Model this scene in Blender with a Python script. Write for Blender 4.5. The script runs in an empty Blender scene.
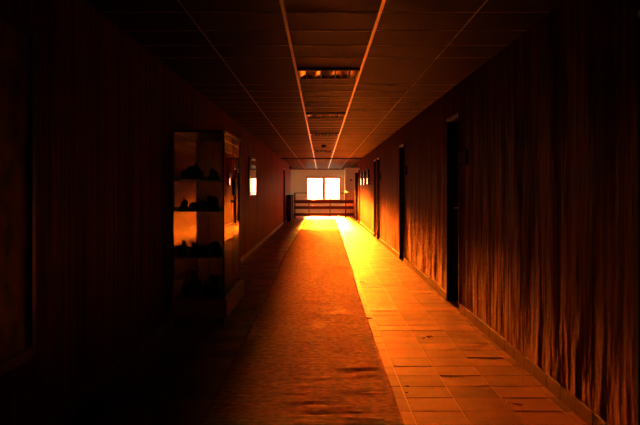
import bpy, bmesh, math, random
from mathutils import Vector, Matrix, noise
random.seed(7)
S = bpy.context.scene
COL = S.collection
EYE = 1.25
F = 840.0
XL, XR, H = -1.38, 1.43, 2.36       # corridor walls and ceiling
Y0 = -2.5                           # closed end behind the viewer
YE = 44.0                           # window wall of the stair hall
YRC, YLC = 32.4, 38.4               # where the corridor walls stop

# ------------------------------------------------------------------ materials
def mat(name, color, rough=.5, spec=.5, metal=0., coat=0.):
    m = bpy.data.materials.new(name); m.use_nodes = True
    b = m.node_tree.nodes['Principled BSDF']
    b.inputs['Base Color'].default_value = (*color, 1)
    b.inputs['Roughness'].default_value = rough
    b.inputs['Specular IOR Level'].default_value = spec
    b.inputs['Metallic'].default_value = metal
    b.inputs['Coat Weight'].default_value = coat
    return m
class NT:
    def __init__(s, m): s.t = m.node_tree; s.b = s.t.nodes.get('Principled BSDF')
    def n(s, typ, **kw):
        x = s.t.nodes.new(typ)
        for k, v in kw.items():
            if k.startswith('i_'):
                x.inputs[k[2:].replace('_', ' ')].default_value = v
            else: setattr(x, k, v)
        return x
    def l(s, a, b): s.t.links.new(a, b)
    def coords(s, scale):
        tc = s.n('ShaderNodeTexCoord'); mp = s.n('ShaderNodeMapping')
        mp.inputs['Scale'].default_value = scale
        s.l(tc.outputs['Object'], mp.inputs['Vector']); return mp.outputs['Vector']
    def noise(s, scale, size=1., detail=4., rough=.55):
        x = s.n('ShaderNodeTexNoise'); x.inputs['Scale'].default_value = size
        x.inputs['Detail'].default_value = detail; x.inputs['Roughness'].default_value = rough
        s.l(s.coords(scale), x.inputs['Vector']); return x.outputs['Fac']
    def math(s, op, a, b=None, c=None):
        x = s.n('ShaderNodeMath', operation=op)
        for i, v in enumerate((a, b, c)):
            if v is None: continue
            if isinstance(v, (int, float)): x.inputs[i].default_value = v
            else: s.l(v, x.inputs[i])
        return x.outputs[0]
    def ramp(s, fac, stops):
        r = s.n('ShaderNodeValToRGB'); e = r.color_ramp.elements
        while len(e) < len(stops): e.new(.5)
        for k, (p, c) in zip(e, stops): k.position = p; k.color = (*c, 1)
        s.l(fac, r.inputs['Fac']); return r.outputs['Color']
    def bump(s, h, dist, strength=1., prev=None):
        x = s.n('ShaderNodeBump'); x.inputs['Distance'].default_value = dist
        x.inputs['Strength'].default_value = strength
        s.l(h, x.inputs['Height'])
        if prev: s.l(prev, x.inputs['Normal'])
        return x.outputs['Normal']

def wood_wall(name, dark, light, bump=.012):
    m = mat(name, light, .6, .015); t = NT(m)
    grain = t.noise((1., 9., .35), 1.6, 5)
    t.l(t.ramp(grain, [(.3, dark), (.7, light)]), t.b.inputs['Base Color'])
    wav = t.noise((1., 1.9, .6), 1.25, 4, .5)
    fine = t.noise((1., 4.2, 1.0), 1.5, 3, .55)
    tc = t.n('ShaderNodeTexCoord'); sp = t.n('ShaderNodeSeparateXYZ')
    t.l(tc.outputs['Object'], sp.inputs[0])
    g = t.math('PINGPONG', sp.outputs['Y'], .10)
    g = t.math('MINIMUM', t.math('MULTIPLY', g, 120.), 1.)
    n1 = t.bump(wav, bump * 11.0)
    n2 = t.bump(fine, bump * 1.3, 1., n1)
    n3 = t.bump(g, .0025, .8, n2)
    t.l(n3, t.b.inputs['Normal'])
    return m
M = {}
M['panel'] = wood_wall('brown wood panelling', (.05, .011, .003), (.27, .062, .012))
M['plaster'] = mat('cream plaster', (.78, .68, .47), .8, .3)
t = NT(M['plaster']); t.l(t.bump(t.noise((1, 1, 1), 14, 4), .004), t.b.inputs['Normal'])
M['ceiling'] = mat('brown ceiling boards', (.26, .15, .09), .6, .02)
t = NT(M['ceiling'])
t.l(t.ramp(t.noise((2., 22., 1.), 1., 4), [(.3, (.018, .005, .002)), (.7, (.042, .012, .0045))]), t.b.inputs['Base Color'])
t.l(t.bump(t.noise((1.5, 9., 1.), 1.2, 4), .008), t.b.inputs['Normal'])
M['rail'] = mat('aluminium ceiling rail', (.72, .60, .48), .30, .5, .9)
M['tee'] = mat('thin ceiling bar', (.50, .38, .27), .35, .5, .6)
M['grout'] = mat('floor grout', (.62, .42, .26), .6)
M['tile'] = mat('brown floor tiles', (.36, .22, .13), .34, .38)
t = NT(M['tile'])
at = t.n('ShaderNodeAttribute', attribute_name='tone')
big = t.noise((1, 1, 1), 5., 5)
f = t.math('ADD', t.math('MULTIPLY', big, .5), t.math('MULTIPLY', at.outputs['Fac'], .5))
t.l(t.ramp(f, [(.25, (.11, .038, .014)), (.75, (.37, .145, .06))]), t.b.inputs['Base Color'])
t.l(t.ramp(t.noise((1, 1, 1), 3., 4), [(.3, (.26,) * 3), (.7, (.46,) * 3)]), t.b.inputs['Roughness'])
t.l(t.bump(t.noise((4, 14, 1), 1.5, 4), .0012), t.b.inputs['Normal'])
M['carpet'] = mat('worn brown carpet', (.34, .15, .075), .9, .13)
t = NT(M['carpet'])
t.l(t.ramp(t.noise((1, 1, 1), 22., 6), [(.3, (.17, .045, .012)), (.7, (.46, .14, .04))]), t.b.inputs['Base Color'])
nb = t.bump(t.noise((1, 2., 1), 90., 5, .7), .0030)
t.l(t.bump(t.noise((1.2, 4, 1), 7., 5), .005, 1., nb), t.b.inputs['Normal'])
M['skirt'] = mat('brown skirting tile', (.26, .14, .08), .35)
t = NT(M['skirt']); t.l(t.ramp(t.noise((3, 3, 3), 2., 4), [(.3, (.07, .026, .011)), (.7, (.14, .058, .026))]), t.b.inputs['Base Color'])
M['darkwood'] = mat('dark stained wood', (.055, .024, .012), .5, .15)
t = NT(M['darkwood']); t.l(t.ramp(t.noise((6, 6, .8), 3., 4), [(.3, (.014, .006, .003)), (.7, (.035, .015, .008))]), t.b.inputs['Base Color'])
M['redwood'] = mat('varnished brown wood', (.22, .085, .032), .38)
t = NT(M['redwood']); t.l(t.ramp(t.noise((1, 6, 6), 2.5, 4), [(.3, (.14, .05, .02)), (.7, (.28, .11, .042))]), t.b.inputs['Base Color'])
M['paleframe'] = mat('painted window frame', (.50, .33, .17), .5)
M['metal'] = mat('worn steel', (.55, .45, .36), .32, .5, 1.)
M['blackmetal'] = mat('black metal', (.03, .018, .012), .38, .5, .4)
M['plinth'] = mat('pale laminate', (.46, .33, .22), .4)
M['shelf'] = mat('dark smoked shelf', (.02, .013, .01), .3)
M['stone'] = mat('dark rough stone', (.035, .022, .016), .8)
t = NT(M['stone']); t.l(t.bump(t.noise((1, 1, 1), 40., 5), .01), t.b.inputs['Normal'])
t.l(t.ramp(t.noise((1, 1, 1), 18., 4), [(.35, (.018, .011, .008)), (.7, (.06, .035, .022))]), t.b.inputs['Base Color'])
M['mirror'] = mat('mirror', (.20, .15, .12), .04, .5, 1.)
M['reflector'] = mat('polished reflector', (.75, .72, .68), .14, .5, 1.)
M['tube'] = mat('white lamp tube', (.75, .70, .62), .25)
M['print'] = mat('dark print', (.14, .09, .06), .6)
t = NT(M['print']); t.l(t.ramp(t.noise((1, 5, 5), 1.2, 3), [(.35, (.05, .03, .02)), (.55, (.20, .13, .08)), (.7, (.30, .22, .15))]), t.b.inputs['Base Color'])
M['plate'] = mat('dark door plate', (.02, .010, .006), .8, .1)
M['plastic'] = mat('cream plastic', (.55, .44, .32), .4)
M['pale'] = mat('pale varnished rail', (.85, .70, .48), .8, .1)
M['matteblack'] = mat('matt black paint', (.014, .007, .004), .9, .08)
M['brownwood'] = mat('dull brown wood', (.09, .032, .011), .6, .15)
M['redsign'] = mat('dull red plaque', (.30, .06, .03), .5)

def glass(name, tint=(.92, .92, .9), ior=1.5, rough=.0):
    m = bpy.data.materials.new(name); m.use_nodes = True
    nt = m.node_tree; nt.nodes.clear()
    o = nt.nodes.new('ShaderNodeOutputMaterial'); mx = nt.nodes.new('ShaderNodeMixShader')
    fr = nt.nodes.new('ShaderNodeFresnel'); fr.inputs['IOR'].default_value = ior
    tr = nt.nodes.new('ShaderNodeBsdfTransparent'); tr.inputs['Color'].default_value = (*tint, 1)
    gl = nt.nodes.new('ShaderNodeBsdfGlossy'); gl.inputs['Roughness'].default_value = rough
    nt.links.new(fr.outputs[0], mx.inputs[0]); nt.links.new(tr.outputs[0], mx.inputs[1])
    nt.links.new(gl.outputs[0], mx.inputs[2]); nt.links.new(mx.outputs[0], o.inputs[0])
    return m
M['glass'] = glass('clear glass')
M['picglass'] = glass('picture glass', rough=.03)

# ------------------------------------------------------------------ mesh helpers
def box(bm, x0, x1, y0, y1, z0, z1):
    v = [bm.verts.new((x, y, z)) for x in (x0, x1) for y in (y0, y1) for z in (z0, z1)]
    for q in ((0, 1, 3, 2), (4, 6, 7, 5), (0, 4, 5, 1), (2, 3, 7, 6), (0, 2, 6, 4), (1, 5, 7, 3)):
        bm.faces.new([v[i] for i in q])
    return v
def tube(bm, pts, r, seg=10, caps=True):
    pts = [Vector(p) for p in pts]; rings = []
    for i, p in enumerate(pts):
        d = (pts[min(i + 1, len(pts) - 1)] - pts[max(i - 1, 0)]).normalized()
        u = d.cross(Vector((0, 0, 1)))
        if u.length < .01: u = d.cross(Vector((1, 0, 0)))
        u.normalize(); w = d.cross(u)
        rings.append([bm.verts.new(p + (u * math.cos(a) + w * math.sin(a)) * r) for a in [2 * math.pi * k / seg for k in range(seg)]])
    for a, b in zip(rings, rings[1:]):
        for k in range(seg):
            f = bm.faces.new((a[k], a[(k + 1) % seg], b[(k + 1) % seg], b[k])); f.smooth = True
    if caps: bm.faces.new(rings[0][::-1]); bm.faces.new(rings[-1])
def obj(name, bm, m, parent=None, bevel=0., kind=None):
    bmesh.ops.recalc_face_normals(bm, faces=bm.faces[:])
    me = bpy.data.meshes.new(name); bm.to_mesh(me); bm.free()
    me.materials.append(M[m]); o = bpy.data.objects.new(name, me); COL.objects.link(o)
    if parent:
        o.parent = parent; o.matrix_parent_inverse = Matrix.Identity(4)
        # geometry is written in world space, so move it into the parent's frame
        me.transform(Matrix.Translation(-world_loc(parent)))
    if bevel:
        b = o.modifiers.new('edge', 'BEVEL'); b.width = bevel; b.segments = 2; b.limit_method = 'ANGLE'
    if kind: o['kind'] = kind
    return o
def world_loc(o):
    p = Vector(o.location)
    while o.parent: o = o.parent; p += Vector(o.location)
    return p
def B(*boxes):
    bm = bmesh.new()
    for b in boxes: box(bm, *b)
    return bm
def thing(name, label, cat, loc, group=None):
    o = bpy.data.objects.new(name, None); COL.objects.link(o); o.location = loc
    o.empty_display_size = .1
    return tag(o, label, cat, group)
def tag(o, label, cat, group=None):
    o['label'] = label; o['category'] = cat
    if group: o['group'] = group
    return o
def struct_empty(name, loc):
    o = bpy.data.objects.new(name, None); COL.objects.link(o); o.location = loc; o['kind'] = 'structure'; return o
def copy_tree(o, parent=None):
    c = o.copy(); COL.objects.link(c)
    if parent: c.parent = parent
    for ch in list(o.children): copy_tree(ch, c)
    return c

# ------------------------------------------------------------------ the shell
HX0, HX1 = -3.4, 3.4                 # stair hall
DOORS_R = [(2.95, 3.78), (8.62, 9.50), (14.35, 15.22), (20.45, 21.25), (21.75, 22.55), (30.9, 31.7)]
DOORS_L = [(30.9, 31.8)]
DT = 2.05
def wall_with_doors(name, doors, xa, xb, xc, y0, y1):
    """xa = face to the corridor, xb = depth of the openings, xc = outside face"""
    bm = bmesh.new(); lo, hi = min(xa, xb), max(xa, xb)
    y = y0
    for a, b in doors:
        box(bm, lo, hi, y, a, 0, H + .05); box(bm, lo, hi, a, b, DT, H + .05); y = b
    box(bm, lo, hi, y, y1, 0, H + .05)
    box(bm, min(xb, xc), max(xb, xc), y0, y1, -.02, H + .05)
    return obj(name, bm, 'panel', kind='structure')
wall_with_doors('wall_right', DOORS_R, XR, XR + .17, XR + .22, Y0, YRC)
wall_with_doors('wall_left', DOORS_L, XL, XL - .17, XL - .22, Y0, YLC)
obj('wall_rear', B((XL - .3, XR + .3, Y0 - .15, Y0, -.05, H + .1)), 'plaster', kind='structure')
WX = [(-.735, .105), (.195, .995)]; WZ = (.75, 1.885)
def end_wall():
    y0, y1 = YE, YE + .22
    return B((HX0, WX[0][0], y0, y1, 0, H + .05), (WX[0][1], WX[1][0], y0, y1, WZ[0], WZ[1]),
             (WX[1][1], HX1, y0, y1, 0, H + .05), (WX[0][0], WX[1][1], y0, y1, 0, WZ[0]), (WX[0][0], WX[1][1], y0, y1, WZ[1], H + .05))
obj('wall_end', end_wall(), 'plaster', kind='structure')
SW = (39.6, 43.0, .75, 2.05)  # opening for the added, unseen hall window
obj('wall_hall_left', B((HX0 - .2, HX0, YLC - .2, SW[0], -.05, H + .05), (HX0 - .2, HX0, SW[1], YE + .22, -.05, H + .05), (HX0 - .2, HX0, SW[0], SW[1], -.05, SW[2]), (HX0 - .2, HX0, SW[0], SW[1], SW[3], H + .05), (HX0 - .2, XL - .17, YLC - .2, YLC, -.05, H + .05)), 'plaster', kind='structure')
obj('wall_hall_right', B((HX1, HX1 + .2, YRC - .2, YE + .22, -.05, H + .05), (XR + .17, HX1 + .2, YRC - .2, YRC, -.05, H + .05)), 'plaster', kind='structure')
obj('wall_stair', B((1.225, HX1, 42.0, YE, 0, H)), 'plaster', kind='structure')
obj('trim_1', B((1.215, 1.25, 41.985, 42.02, 1.0, H)), 'plastic', kind='structure')
obj('trim_2', B((HX0, 1.22, YE - .03, YE, H - .05, H)), 'redwood', kind='structure')
obj('trim_3', B((XL, XR, 29.0, 29.16, H - .045, H)), 'darkwood', kind='structure')
obj('ceiling', B((HX0 - .2, HX1 + .2, Y0 - .15, YE + .22, H, H + .12)), 'ceiling', kind='structure')

# floor: slab and individually seated tiles in one surface
def floor_mesh():
    bm = bmesh.new(); tone = bm.loops.layers.float.new('tone')
    tw, tl = .288, .302; g = .0036
    nx0 = int((HX0 - .23) / tw) - 1
    def tile(x0, x1, y0, y1):
        r = random.random(); a = random.gauss(0, .003); b = random.gauss(0, .0055); z = random.gauss(0, .0003)
        if random.random() < .06: b -= .010
        a = max(-.006, min(.006, a)); b = max(-.012, min(.012, b))
        xc, yc = (x0 + x1) / 2, (y0 + y1) / 2
        v = [bm.verts.new((x, y, .0 + z + (x - xc) * a + (y - yc) * b)) for x, y in ((x0, y0), (x1, y0), (x1, y1), (x0, y1))]
        lo = [bm.verts.new((q.co.x, q.co.y, -.012)) for q in v]
        fs = [bm.faces.new(v)] + [bm.faces.new((v[(k + 1) % 4], v[k], lo[k], lo[(k + 1) % 4])) for k in range(4)]
        for f in fs:
            for l in f.loops: l[tone] = r
    y = Y0
    while y < YE:
        y2 = min(y + tl, YE)
        wide = y > YRC - .1
        i = 0; x = -.354 - tw * 12
        while x < 3.5:
            xa, xb = x + g, x + tw - g
            lo_, hi_ = (HX0 if y > YLC - .2 else XL), (HX1 if wide else XR)
            xa, xb = max(xa, lo_), min(xb, hi_)
            if xb - xa > .01: tile(xa, xb, y + g, y2 - g)
            x += tw
        y = y2
    return bm
fo = obj('floor', floor_mesh(), 'tile', kind='structure')
obj('floor_slab', B((HX0 - .2, HX1 + .2, Y0 - .15, YE + .22, -.15, -.0036)), 'grout', kind='structure')

# skirting, tile by tile but one run per wall
def skirting(name, x, side, doors, y0, y1):
    bm = bmesh.new(); y = y0
    runs = []; s = y0
    for a, b in doors: runs.append((s, a)); s = b
    runs.append((s, y1))
    for a, b in runs:
        y = a
        while y < b - .03:
            e = min(y + .30, b); p = .011 + random.uniform(0, .004); h = .088 + random.uniform(-.003, .003)
            x0, x1 = (x - p, x - .0005) if side > 0 else (x + .0005, x + p)
            box(bm, x0, x1, y + .0035, e - .0035, .003, h); y = e
    return obj(name, bm, 'skirt', bevel=.002, kind='structure')
skirting('baseboard_right', XR, 1, DOORS_R, Y0 + .02, YRC)
skirting('baseboard_left', XL, -1, DOORS_L, Y0 + .02, YLC)

# ceiling bars: the four long ones and the cross bars between the middle pair
k = 4
for x, w, m in ((-.232, .022, 'rail'), (.368, .022, 'rail'), (-.832, .010, 'tee'), (.968, .010, 'tee')):
    obj('trim_%d' % k, B((x - w / 2, x + w / 2, Y0, 29.0, H - .008, H - .0005)), m, bevel=.002, kind='structure'); k += 1
    obj('trim_%d' % k, B((x - w / 2, x + w / 2, 29.16, YE - .03, H - .008, H - .0005)), m, kind='structure'); k += 1
bm = bmesh.new()
y = 1.04
LIGHTS_Y = [3.1, 7.64, 12.1, 16.3, 23.6]
while y < 43.5:
    if not any(a - .02 < y < a + .62 for a in LIGHTS_Y) and not 28.9 < y < 29.25:
        box(bm, -.22, .356, y - .006, y + .006, H - .006, H - .0005)
        box(bm, -.82, -.244, y - .004, y + .004, H - .003, H - .0005)
        box(bm, .38, .962, y - .004, y + .004, H - .003, H - .0005)
        box(bm, XL, -.838, y - .004, y + .004, H - .003, H - .0005)
        box(bm, .974, XR, y - .004, y + .004, H - .003, H - .0005)
    y += .60
obj('trim_%d' % k, bm, 'tee', kind='structure')

# ------------------------------------------------------------------ doors
def door(n, side, a, b):
    x = XR if side > 0 else XL; s = side
    r = struct_empty('door_%d' % n, (x, (a + b) / 2, 0))
    X = lambda d: x + s * d
    def bx(d0, d1, y0, y1, z0, z1): return (min(X(d0), X(d1)), max(X(d0), X(d1)), y0, y1, z0, z1)
    obj('door_frame', B(bx(-.014, .168, a + .001, a + .035, .001, DT - .001), bx(-.014, .168, b - .035, b - .001, .001, DT - .001),
                        bx(.0205, .168, a + .035, b - .035, DT - .035, DT - .001)), 'darkwood', r, .003)
    obj('glint_strip', B(bx(-.02, .02, a + .0355, b - .0355, DT - .034, DT - .001)), 'rail', r, .003)  # bright metal added to stand in for the highlight along the lintel
    leaf = B(bx(.115, .155, a + .037, b - .037, .006, DT - .037))
    lf = obj('door_leaf', leaf, 'darkwood', r)
    for z0, z1 in ((.2, .95), (1.1, 1.9)):
        obj('door_panel', B(bx(.106, .1145, a + .16, b - .16, z0, z1)), 'darkwood', lf, .005)
    bm = bmesh.new()
    yh = b - .10
    box(bm, *bx(.108, .1148, yh - .02, yh + .02, .95, 1.12))
    tube(bm, [(X(.110), yh, 1.05), (X(.065), yh, 1.05), (X(.060), yh - .02, 1.05), (X(.060), yh - .12, 1.05)], .008)
    obj('door_handle', bm, 'metal', lf)
    return r
for i, (a, b) in enumerate(DOORS_R): door(i + 1, 1, a, b)
for i, (a, b) in enumerate(DOORS_L): door(len(DOORS_R) + 1 + i, -1, a, b)

# ------------------------------------------------------------------ windows in the end wall
for i, (x0, x1) in enumerate(WX):
    w = struct_empty('window_%d' % (i + 1), ((x0 + x1) / 2, YE + .1, WZ[0]))
    f = .028; z0, z1 = WZ
    if i == 1: z1 -= .0
    fr = obj('window_frame', B((x0, x0 + f, YE + .06, YE + .12, z0, z1), (x1 - f, x1, YE + .06, YE + .12, z0, z1),
                               (x0 + f, x1 - f, YE + .06, YE + .12, z0, z0 + f), (x0 + f, x1 - f, YE + .06, YE + .12, z1 - f, z1)), 'paleframe', w)
    obj('window_pane', B((x0 + f, x1 - f, YE + .088, YE + .092, z0 + f, z1 - f)), 'glass', w)
w = struct_empty('window_3', (HX0 - .1, (SW[0] + SW[1]) / 2, SW[2])); f = .04  # out-of-view window added to give the hall pale fill light
obj('window_frame', B((HX0 - .14, HX0 - .08, SW[0], SW[0] + f, SW[2], SW[3]), (HX0 - .14, HX0 - .08, SW[1] - f, SW[1], SW[2], SW[3]),
                      (HX0 - .14, HX0 - .08, SW[0] + f, SW[1] - f, SW[2], SW[2] + f), (HX0 - .14, HX0 - .08, SW[0] + f, SW[1] - f, SW[3] - f, SW[3])), 'paleframe', w)
obj('window_pane', B((HX0 - .112, HX0 - .108, SW[0] + f, SW[1] - f, SW[2] + f, SW[3] - f)), 'glass', w)
obj('trim_20', B((WX[0][0] - .06, WX[1][1] + .06, YE - .06, YE + .05, WZ[0] - .035, WZ[0] - .001)), 'paleframe', bevel=.004, kind='structure')
bm = B((WX[0][0] - .055, WX[0][0] - .001, YE - .018, YE - .001, WZ[0], WZ[1] + .06), (WX[1][1] + .001, WX[1][1] + .055, YE - .018, YE - .001, WZ[0], WZ[1] + .06),
       (WX[0][0] - .001, WX[1][1] + .001, YE - .018, YE - .001, WZ[1] + .001, WZ[1] + .06), (WX[0][1] + .001, WX[1][0] - .001, YE - .018, YE - .001, WZ[0], WZ[1] + .001))
obj('trim_21', bm, 'paleframe', kind='structure')

# ------------------------------------------------------------------ carpets
def interp(y, tab):
    for (ya, va), (yb, vb) in zip(tab, tab[1:]):
        if y <= yb:
            q = max(0., min(1., (y - ya) / (yb - ya))); q = q * q * (3 - 2 * q); return va + (vb - va) * q
    return tab[-1][1]
def carpet_mesh(y0, y1, L, R, dy, nx, ripple, seed, lumps=()):
    rnd = random.Random(seed); bm = bmesh.new(); rows = []
    n = int((y1 - y0) / dy)
    folds = [(y0 + rnd.random() * (y1 - y0), rnd.uniform(.0005, .0016), rnd.uniform(.018, .04), rnd.uniform(-.6, .40), rnd.uniform(.04, .15), rnd.uniform(-.15, .15)) for _ in range(int((y1 - y0) * 9))]
    folds.sort()
    for j in range(n + 1):
        y = y0 + (y1 - y0) * j / n; xl, xr = interp(y, L), interp(y, R); row = []
        near = [f for f in folds if abs(f[0] - y) < .3]
        for i in range(nx + 1):
            u = i / nx; x = xl + (xr - xl) * u
            z = .0113 + ripple * (.45 + y / 14) * (.30 * noise.noise(Vector((x * .8, y * 3.4, seed))) + .42 * noise.noise(Vector((x * 3., y * 10., seed + 4))) + .36 * noise.noise(Vector((x * 5., y * 22., seed + 8))))
            for fy, h, w, fx, fw, sl in near:
                d = y - fy - sl * x
                z += h * (.7 + 1.2 * noise.noise(Vector((x * 8., fy, 1.)))) * math.exp(-(d / w) ** 2) * math.exp(-((x - fx) / fw) ** 2)
            for lx, ly, lh, lr in lumps:
                z += lh * math.exp(-((x - lx) ** 2 + (y - ly) ** 2) / lr ** 2)
            e = min(u, 1 - u)
            if e < .05: z += .002 * (1 - e / .05) * (1 + noise.noise(Vector((0, y * 2, seed))))
            row.append(bm.verts.new((x + .006 * noise.noise(Vector((i, y * 3, seed))), y, max(z, .0055))))
        rows.append(row)
    for a, b in zip(rows, rows[1:]):
        for i in range(nx):
            f = bm.faces.new((a[i], a[i + 1], b[i + 1], b[i])); f.smooth = True
    # hem down to the tiles
    rim = [r[0] for r in rows] + rows[-1][1:] + [r[-1] for r in rows[-2::-1]] + rows[0][-2:0:-1]
    low = [bm.verts.new((v.co.x, v.co.y, .0032)) for v in rim]
    for k in range(len(rim)):
        k2 = (k + 1) % len(rim); bm.faces.new((rim[k], rim[k2], low[k2], low[k]))
    return bm
LEFT = [(1, -.645), (8, -.64), (12, -.66), (15.5, -.70), (20, -.675), (26.3, -.655)]
RIGHT = [(1, .435), (5, .44), (10, .452), (15, .50), (18, .53), (22, .565), (26.3, .58)]
o = obj('carpet_runner', carpet_mesh(1.0, 26.1, LEFT, RIGHT, .0125, 40, .0082, 3,
        [(-.04, 5.05, .005, .016), (.11, 4.62, .005, .016), (-.05, 6.9, .004, .016)]), 'carpet')
tag(o, 'long rippled brown carpet runner lying on the tiles down the corridor', 'carpet')
o = obj('carpet_runner', carpet_mesh(26.35, 36.2, [(26, -.64), (36.2, -.67)], [(26, .58), (36.2, .62)], .05, 16, .0008, 9), 'carpet')
tag(o, 'short flat sunlit carpet at the far end before the railing', 'carpet')

# ------------------------------------------------------------------ railing at the stair hall
YR = 36.9
r = thing('railing', 'wooden railing of three broad boards and a thin top rail below the bright windows', 'railing', (0, YR, 0))
for z0, z1 in ((.664, .81), (.413, .545), (.114, .237)):
    obj('board', B((-1.19, 1.52, YR - .007, YR + .007, z0, z1)), 'brownwood', r, .004)
for x in (-1.15, -.53, .40, 1.08, 1.48):
    w = .017 if x in (-.53, .40) else .026
    obj('post', B((x - w, x + w, YR + .0125, YR + .0125 + 2 * w, .0035, 1.10)), 'matteblack', r, .002)
bm = bmesh.new(); tube(bm, [(-1.19, YR + .02, 1.117), (1.52, YR + .02, 1.117)], .016); obj('top_rail', bm, 'blackmetal', r)

b = thing('banister', 'sloping pale handrail on slim balusters right of the bright windows', 'banister', (1.28, 37.9, 0))
p0, p1 = Vector((1.10, 38.6, 1.185)), Vector((1.49, 37.2, 1.07))
bm = bmesh.new(); tube(bm, [p0, p1], .03, 12); obj('handrail', bm, 'pale', b)
for i in range(6):
    p = p0.lerp(p1, .06 + i * .176); bm = bmesh.new(); tube(bm, [(p.x, p.y, .004), (p.x, p.y, p.z - .024)], .02 if i in (0, 5) else .013, 8)
    obj('baluster', bm, 'paleframe', b)

c = thing('low_cabinet', 'low black cabinet against the left wall at the end of the corridor', 'cabinet', (-1.28, 34.6, 0))
obj('body', B((XL + .014, -1.20, 33.0, 36.4, .05, 1.02)), 'matteblack', c, .004)
obj('top', B((XL + .014, -1.18, 32.98, 36.42, 1.021, 1.05)), 'matteblack', c, .004)
obj('plinth', B((XL + .03, -1.22, 33.05, 36.35, .0035, .049)), 'matteblack', c)
for y in (33.05, 34.72): obj('door', B((-1.199, -1.185, y, y + 1.63, .08, 1.0)), 'matteblack', c, .003)

c = thing('tall_cabinet', 'tall dark cupboard just past the end of the right wall', 'cupboard', (1.667, 34.05, 0))
obj('body', B((1.385, 1.95, 33.9, 34.2, .08, 1.92)), 'matteblack', c, .004)
obj('cornice', B((1.38, 1.955, 33.885, 34.21, 1.921, 1.95)), 'matteblack', c, .004)
obj('plinth', B((1.395, 1.93, 33.93, 34.18, .0035, .079)), 'matteblack', c)
for x in (1.387, 1.669): obj('door', B((x, x + .279, 33.885, 33.899, .10, 1.90)), 'matteblack', c, .003)

o = obj('wall_sign', B((1.44, 1.56, 41.985, 41.999, 1.70, 1.79)), 'redsign', bevel=.003)
tag(o, 'small dull red plaque on the pale wall right of the windows', 'sign')
bm = B((XL, XL + .10, 36.6, 36.75, 2.17, 2.28)); o = obj('alarm_box', bm, 'blackmetal', bevel=.008)
tag(o, 'small black box high on the left wall at its far end', 'box')

# ------------------------------------------------------------------ things on the walls
def framed(name, side, y0, y1, z0, z1, depth, label, cat, group=None, fw=.03, glazed=True):
    x = XR if side > 0 else XL; s = -side
    X = lambda d: x + s * d
    def bx(d0, d1, a, b, c_, d_): return (min(X(d0), X(d1)), max(X(d0), X(d1)), a, b, c_, d_)
    t = thing(name, label, cat, (x, (y0 + y1) / 2, z0), group)
    obj('frame', B(bx(.001, depth, y0, y0 + fw, z0, z1), bx(.001, depth, y1 - fw, y1, z0, z1), bx(.001, depth, y0 + fw, y1 - fw, z0, z0 + fw), bx(.001, depth, y0 + fw, y1 - fw, z1 - fw, z1)), 'blackmetal', t, .003)
    obj('print', B(bx(.001, depth * .5, y0 + fw + .001, y1 - fw - .001, z0 + fw + .001, z1 - fw - .001)), 'print', t)
    if glazed: obj('glass', B(bx(depth - .004, depth - .001, y0 + fw + .001, y1 - fw - .001, z0 + fw + .001, z1 - fw - .001)), 'picglass', t)
    return t
framed('wall_picture', -1, 15.9, 17.5, 1.13, 1.90, .03, 'glazed frame on the left wall with the window glowing in its glass', 'picture')
framed('notice_board', -1, 2.1, 3.95, .47, 2.02, .04, 'large dark framed board on the left wall nearest the viewer', 'board', None, .05, False)
for y, w in ((24.75, 'nearest the pair of doors'), (26.75, 'in the middle of the row of three'), (28.75, 'farthest along, next to the last door')):
    framed('wall_picture', 1, y, y + .45, 1.40, 1.86, .06, 'small glazed picture on the sunlit right wall, ' + w, 'picture', 'pictures on the right wall')
for i, ((a, b_), w) in enumerate(zip(DOORS_R[1:4], ('largest, beside the nearest black doorway', 'beside the second black doorway', 'beside the pair of far doorways'))):
    t = thing('door_sign', 'dark oblong door plate on the right wall, ' + w, 'sign', (XR, a - .25, 1.5), 'door plates on the right wall')
    obj('plate', B((XR - .022, XR - .001, a - .46, a - .03, 1.50, 1.65)), 'plate', t, .003)
    obj('holder', B((XR - .030, XR - .0225, a - .47, a - .02, 1.495, 1.51), (XR - .030, XR - .0225, a - .47, a - .02, 1.64, 1.655)), 'matteblack', t)

# ------------------------------------------------------------------ recessed lamps and the smoke detector
def ceiling_light(y):
    x0, x1 = -.219, .355; y1 = y + .575
    t = thing('ceiling_light', '', 'ceiling light', (.068, y + .29, H), 'unlit ceiling lights between the rails')
    z = H - .0008
    obj('frame', B((x0, x0 + .016, y, y1, z - .024, z), (x1 - .016, x1, y, y1, z - .024, z), (x0 + .016, x1 - .016, y, y + .016, z - .024, z), (x0 + .016, x1 - .016, y1 - .016, y1, z - .024, z)), 'blackmetal', t, .002)
    n = 4; w = (x1 - x0 - .032) / n
    bm = bmesh.new()
    for i in range(n):      # trough section of each bay
        c0 = x0 + .016 + i * w; pts = []
        for q in range(9):
            u = q / 8; pts.append((c0 + .001 + (w - .002) * u, z - .002 - .019 * abs(2 * u - 1) ** 2))
        vs = [(bm.verts.new((px, y + .017, pz)), bm.verts.new((px, y1 - .017, pz))) for px, pz in pts]
        for a, b2 in zip(vs, vs[1:]):
            f = bm.faces.new((a[0], b2[0], b2[1], a[1])); f.smooth = True
    obj('reflector', bm, 'reflector', t)
    for i in range(n):
        xc = x0 + .016 + (i + .5) * w; bm = bmesh.new(); tube(bm, [(xc, y + .02, z - .012), (xc, y1 - .02, z - .012)], .008, 10)
        obj('tube', bm, 'tube', t)
    bm = bmesh.new()
    for q in range(1, 6):
        yy = y + .575 * q / 6
        box(bm, x0 + .017, x1 - .017, yy - .001, yy + .001, z - .0235, z - .0215)
    obj('louvre', bm, 'blackmetal', t)
    return t
first = ceiling_light(LIGHTS_Y[1])
first['label'] = 'largest unlit recessed lamp between the ceiling rails, with glinting bays'
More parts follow.
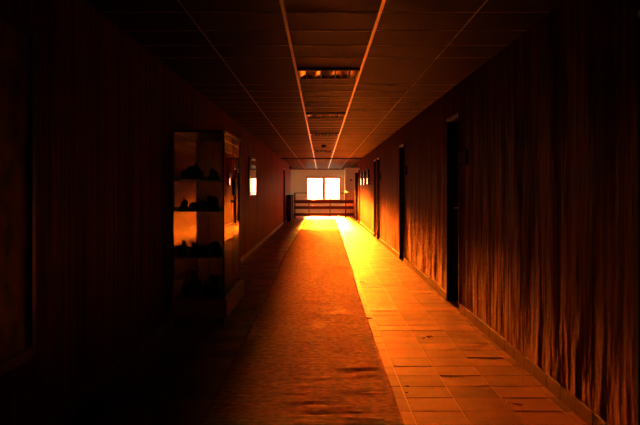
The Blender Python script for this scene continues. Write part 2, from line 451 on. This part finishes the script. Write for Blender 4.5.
for y, lab in ((LIGHTS_Y[2], 'second unlit recessed lamp along the ceiling between the rails'), (LIGHTS_Y[3], 'third unlit recessed lamp along the ceiling, before the smoke detector'),
               (LIGHTS_Y[4], 'farthest unlit recessed lamp on the ceiling, past the smoke detector')):
    c = copy_tree(first); c.location.y = y + .29; c['label'] = lab
d = thing('smoke_detector', 'small round smoke detector on the ceiling between the rails', 'smoke detector', (.07, 20.75, H))
def disc(bm, x, y, prof, seg=24):
    rings = [[bm.verts.new((x + r_ * math.cos(2 * math.pi * k / seg), y + r_ * math.sin(2 * math.pi * k / seg), z)) for k in range(seg)] for r_, z in prof]
    for a, b in zip(rings, rings[1:]):
        for k in range(seg): bm.faces.new((a[k], a[(k + 1) % seg], b[(k + 1) % seg], b[k])).smooth = True
    bm.faces.new(rings[0]); bm.faces.new(rings[-1])
bm = bmesh.new(); disc(bm, .07, 20.75, [(.062, H - .001), (.062, H - .018), (.055, H - .02)]); obj('base', bm, 'plate', d)
bm = bmesh.new(); disc(bm, .07, 20.75, [(.05, H - .0205), (.05, H - .045), (.035, H - .06), (.01, H - .064)]); obj('sensor', bm, 'plate', d)

# ------------------------------------------------------------------ glass show cabinet
CX0, CX1, CY0, CY1 = XL + .016, -.885, 7.70, 9.24
CB, CT = .262, 1.80
cab = thing('display_cabinet', 'tall glass display cabinet on a pale plinth against the left wall', 'cabinet', ((CX0 + CX1) / 2, (CY0 + CY1) / 2, 0))
pl = obj('plinth', B((CX0, CX1 + .022, CY0 - .01, CY1 + .18, .075, .25)), 'plinth', cab, .004)
obj('keyhole', B((CX1 + .0225, CX1 + .026, 8.55, 8.57, .17, .19)), 'blackmetal', pl)
for x in (CX0 + .03, CX1 - .03):
    for y in (CY0 + .04, CY1 + .12):
        obj('leg', B((x - .02, x + .02, y - .02, y + .02, .0035, .0745)), 'blackmetal', cab)
p = .014
for x in (CX0, CX1 - p):
    for y in (CY0, CY1 - p):
        obj('post', B((x, x + p, y, y + p, .2505, CT - .02)), 'blackmetal', cab, .002)
for x in (CX0, CX1 - p):
    for y in (CY0 + p + .006, CY1 - p - .010): obj('shelf_standard', B((x + .004, x + .010, y, y + .004, CB + .02, CT - .03)), 'metal', cab)
obj('top', B((CX0 + .001, CX1 - .016, CY0 + .001, CY1, CT - .0195, CT)), 'blackmetal', cab, .002)
obj('top_edge', B((CX1 - .0155, CX1 + .004, CY0 + .06, CY1, CT - .0195, CT + .004)), 'plinth', cab, .002)
obj('base_panel', B((CX0 + p + .001, CX1 - p - .006, CY0 + p + .001, CY1 - p - .001, .2505, CB)), 'shelf', cab)
obj('mirror_back', B((CX0 + .0005, CX0 + .004, CY0 + p + .001, CY1 - p - .001, CB + .001, CT - .021)), 'mirror', cab)
for y in (CY0 + .004, CY1 - .010):
    obj('end_glass', B((CX0 + p + .0005, CX1 - p - .0005, y, y + .005, CB + .0005, CT - .021)), 'glass', cab)
ym = CY0 + (CY1 - CY0) * .57
for i, (a, b_) in enumerate(((CY0 + p + .001, ym + .02), (ym - .02, CY1 - p - .001))):
    x = CX1 - .006 - i * .007
    dg = obj('sliding_door', B((x, x + .004, a, b_, CB + .004, CT - .022)), 'glass', cab)
    e = (b_ - .016, b_) if i == 0 else (a, a + .016)
    obj('door_edge', B((x - .0005, x + .0045, e[0], e[1], CB + .0045, CT - .0225)), 'blackmetal', dg)
    if i == 0:
        obj('handle', B((x + .0048, x + .022, b_ - .05, b_ - .03, 1.20, 1.36)), 'blackmetal', dg, .003)
        bm = bmesh.new(); tube(bm, [(x + .0048, b_ - .09, 1.135), (x + .03, b_ - .09, 1.135)], .012); obj('lock', bm, 'blackmetal', dg)
SHELVES = [1.36, 1.062, .636]
for z in SHELVES:
    sx0, sx1 = CX0 + p + .006, CX1 - .046
    obj('shelf', B((sx0, sx1, CY0 + .03, CY1 - .04, z - .012, z)), 'shelf', cab, .001)

def lump(name, x, y, z, w, dpt, h, seed, label, group, spiky=.6):
    bm = bmesh.new(); bmesh.ops.create_icosphere(bm, subdivisions=4, radius=1.)
    for v in bm.verts:
        c = v.co.copy(); n = noise.noise(c * 1.7 + Vector((seed, 0, 0))) + .5 * noise.noise(c * 4.1 + Vector((0, seed, 0)))
        ce = noise.cell(c * 2.6 + Vector((seed, seed, 0)))
        v.co = c * (1 + spiky * n + .22 * (ce - .5))
    lo = min(v.co.z for v in bm.verts); hi = max(v.co.z for v in bm.verts); cut = lo + .38 * (hi - lo)
    for v in bm.verts: v.co.z = max(v.co.z, cut)
    mx = max(max(abs(v.co.x), abs(v.co.y)) for v in bm.verts)
    for v in bm.verts: v.co = Vector((v.co.x / mx * w / 2, v.co.y / mx * dpt / 2, (v.co.z - cut) / (hi - cut) * h))
    o = obj(name, bm, 'stone'); o.location = (x, y, z + .0008)
    return tag(o, label, 'ornament', group)
xa, xb = CX0 + .03, CX1 - .055
ORD = ['leftmost', 'second from left', 'third from left', 'fourth from left']
def row(zs, front, back, shelf, group):
    for tier, specs, yy in (('front', front, CY0 + .095), ('back', back, CY0 + .27)):
        for i, (u, w, h) in enumerate(specs):
            wh = ORD[i] if i < len(specs) - 1 else 'rightmost'
            lump('rock_specimen', xa + (xb - xa) * u, yy, zs, w, min(w, .115), h, 3.7 * i + zs * 11 + (5.3 if tier == 'back' else 0),
                 'dark jagged rock in the glass cabinet, %s, %s of %s row' % (shelf, wh, tier), group)
row(SHELVES[0], [(.20, .11, .075), (.48, .105, .10), (.84, .10, .075)], [(.36, .17, .15), (.80, .13, .10)], 'top shelf', 'rocks on the top shelf')
row(SHELVES[1], [(.12, .085, .075), (.36, .095, .085), (.62, .10, .105), (.88, .085, .095)], [(.10, .08, .125), (.46, .12, .11), (.78, .14, .14)], 'second shelf', 'rocks on the second shelf')
row(SHELVES[2], [(.12, .085, .10), (.37, .10, .085), (.63, .095, .10), (.88, .085, .085)], [(.08, .075, .15), (.38, .12, .13), (.84, .13, .13)], 'third shelf', 'rocks on the third shelf')
row(CB, [(.22, .15, .17), (.76, .16, .13)], [(.35, .15, .24), (.80, .14, .20)], 'cabinet bottom', 'rocks on the cabinet bottom')

# ------------------------------------------------------------------ light
# a low hazy sun behind the windows, with an added column of glow shaped to light the corridor and a wide dim aureole
EL, AZ = math.radians(6.1), math.radians(.45)
sun_to = Vector((-math.sin(AZ) * math.cos(EL), math.cos(AZ) * math.cos(EL), math.sin(EL)))
L = bpy.data.lights.new('sun', 'SUN'); L.energy = 120.; L.angle = math.radians(1.1); L.color = (1., .115, .003)
so = bpy.data.objects.new('sun', L); COL.objects.link(so)
so.rotation_euler = (-sun_to).to_track_quat('-Z', 'Y').to_euler(); so.location = (0, 60, 12)
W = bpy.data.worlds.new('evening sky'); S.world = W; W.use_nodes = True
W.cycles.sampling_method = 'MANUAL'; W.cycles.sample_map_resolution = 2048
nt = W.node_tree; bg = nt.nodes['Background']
tc = nt.nodes.new('ShaderNodeTexCoord'); sp = nt.nodes.new('ShaderNodeSeparateXYZ')
nt.links.new(tc.outputs['Generated'], sp.inputs[0])
def wm(op, a, b=None):
    x = nt.nodes.new('ShaderNodeMath'); x.operation = op
    for i, v in enumerate((a, b)):
        if v is None: continue
        if isinstance(v, (int, float)): x.inputs[i].default_value = v
        else: nt.links.new(v, x.inputs[i])
    return x.outputs[0]
DEG = 180 / math.pi
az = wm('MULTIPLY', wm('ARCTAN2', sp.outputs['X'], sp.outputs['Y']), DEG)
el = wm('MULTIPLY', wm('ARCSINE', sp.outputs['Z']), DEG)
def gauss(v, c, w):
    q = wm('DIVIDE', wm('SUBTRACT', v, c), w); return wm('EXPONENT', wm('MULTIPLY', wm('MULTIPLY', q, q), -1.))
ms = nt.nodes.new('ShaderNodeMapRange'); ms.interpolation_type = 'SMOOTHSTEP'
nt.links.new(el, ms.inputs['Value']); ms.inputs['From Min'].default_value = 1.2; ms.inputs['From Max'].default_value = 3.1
column = wm('MULTIPLY', wm('MULTIPLY', wm('ADD', gauss(az, -.58, .40), wm('ADD', wm('MULTIPLY', gauss(az, -1.9, .75), 1.15), wm('MULTIPLY', gauss(az, -4.8, 2.2), .085))), gauss(el, 5.5, 2.9)), ms.outputs['Result'])  # main lobe for the floor, side lobes added to light the right wall
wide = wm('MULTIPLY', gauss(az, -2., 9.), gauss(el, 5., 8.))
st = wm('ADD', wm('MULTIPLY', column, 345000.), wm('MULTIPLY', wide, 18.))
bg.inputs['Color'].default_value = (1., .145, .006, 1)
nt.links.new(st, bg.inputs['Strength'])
bg2 = nt.nodes.new('ShaderNodeBackground')          # the pale hazy sky itself
bg2.inputs['Color'].default_value = (1., .76, .44, 1); bg2.inputs['Strength'].default_value = 8.
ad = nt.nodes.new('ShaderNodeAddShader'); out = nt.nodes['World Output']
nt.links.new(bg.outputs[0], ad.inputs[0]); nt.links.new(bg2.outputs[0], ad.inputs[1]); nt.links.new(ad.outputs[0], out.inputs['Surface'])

# ------------------------------------------------------------------ camera
cd = bpy.data.cameras.new('camera'); cam = bpy.data.objects.new('camera', cd); COL.objects.link(cam)
cam.location = (0, 0, EYE); cam.rotation_euler = (math.radians(90), 0, 0)
cd.sensor_width = 36.; cd.lens = F / 640 * 36.
cd.shift_x = -1 / 640; cd.shift_y = -22.5 / 640
cd.clip_start = .05; cd.clip_end = 200
S.camera = cam
vs = S.view_settings; vs.view_transform = 'Standard'; vs.look = 'None'; vs.gamma = 1; vs.use_curve_mapping = False
vs.exposure = 0.
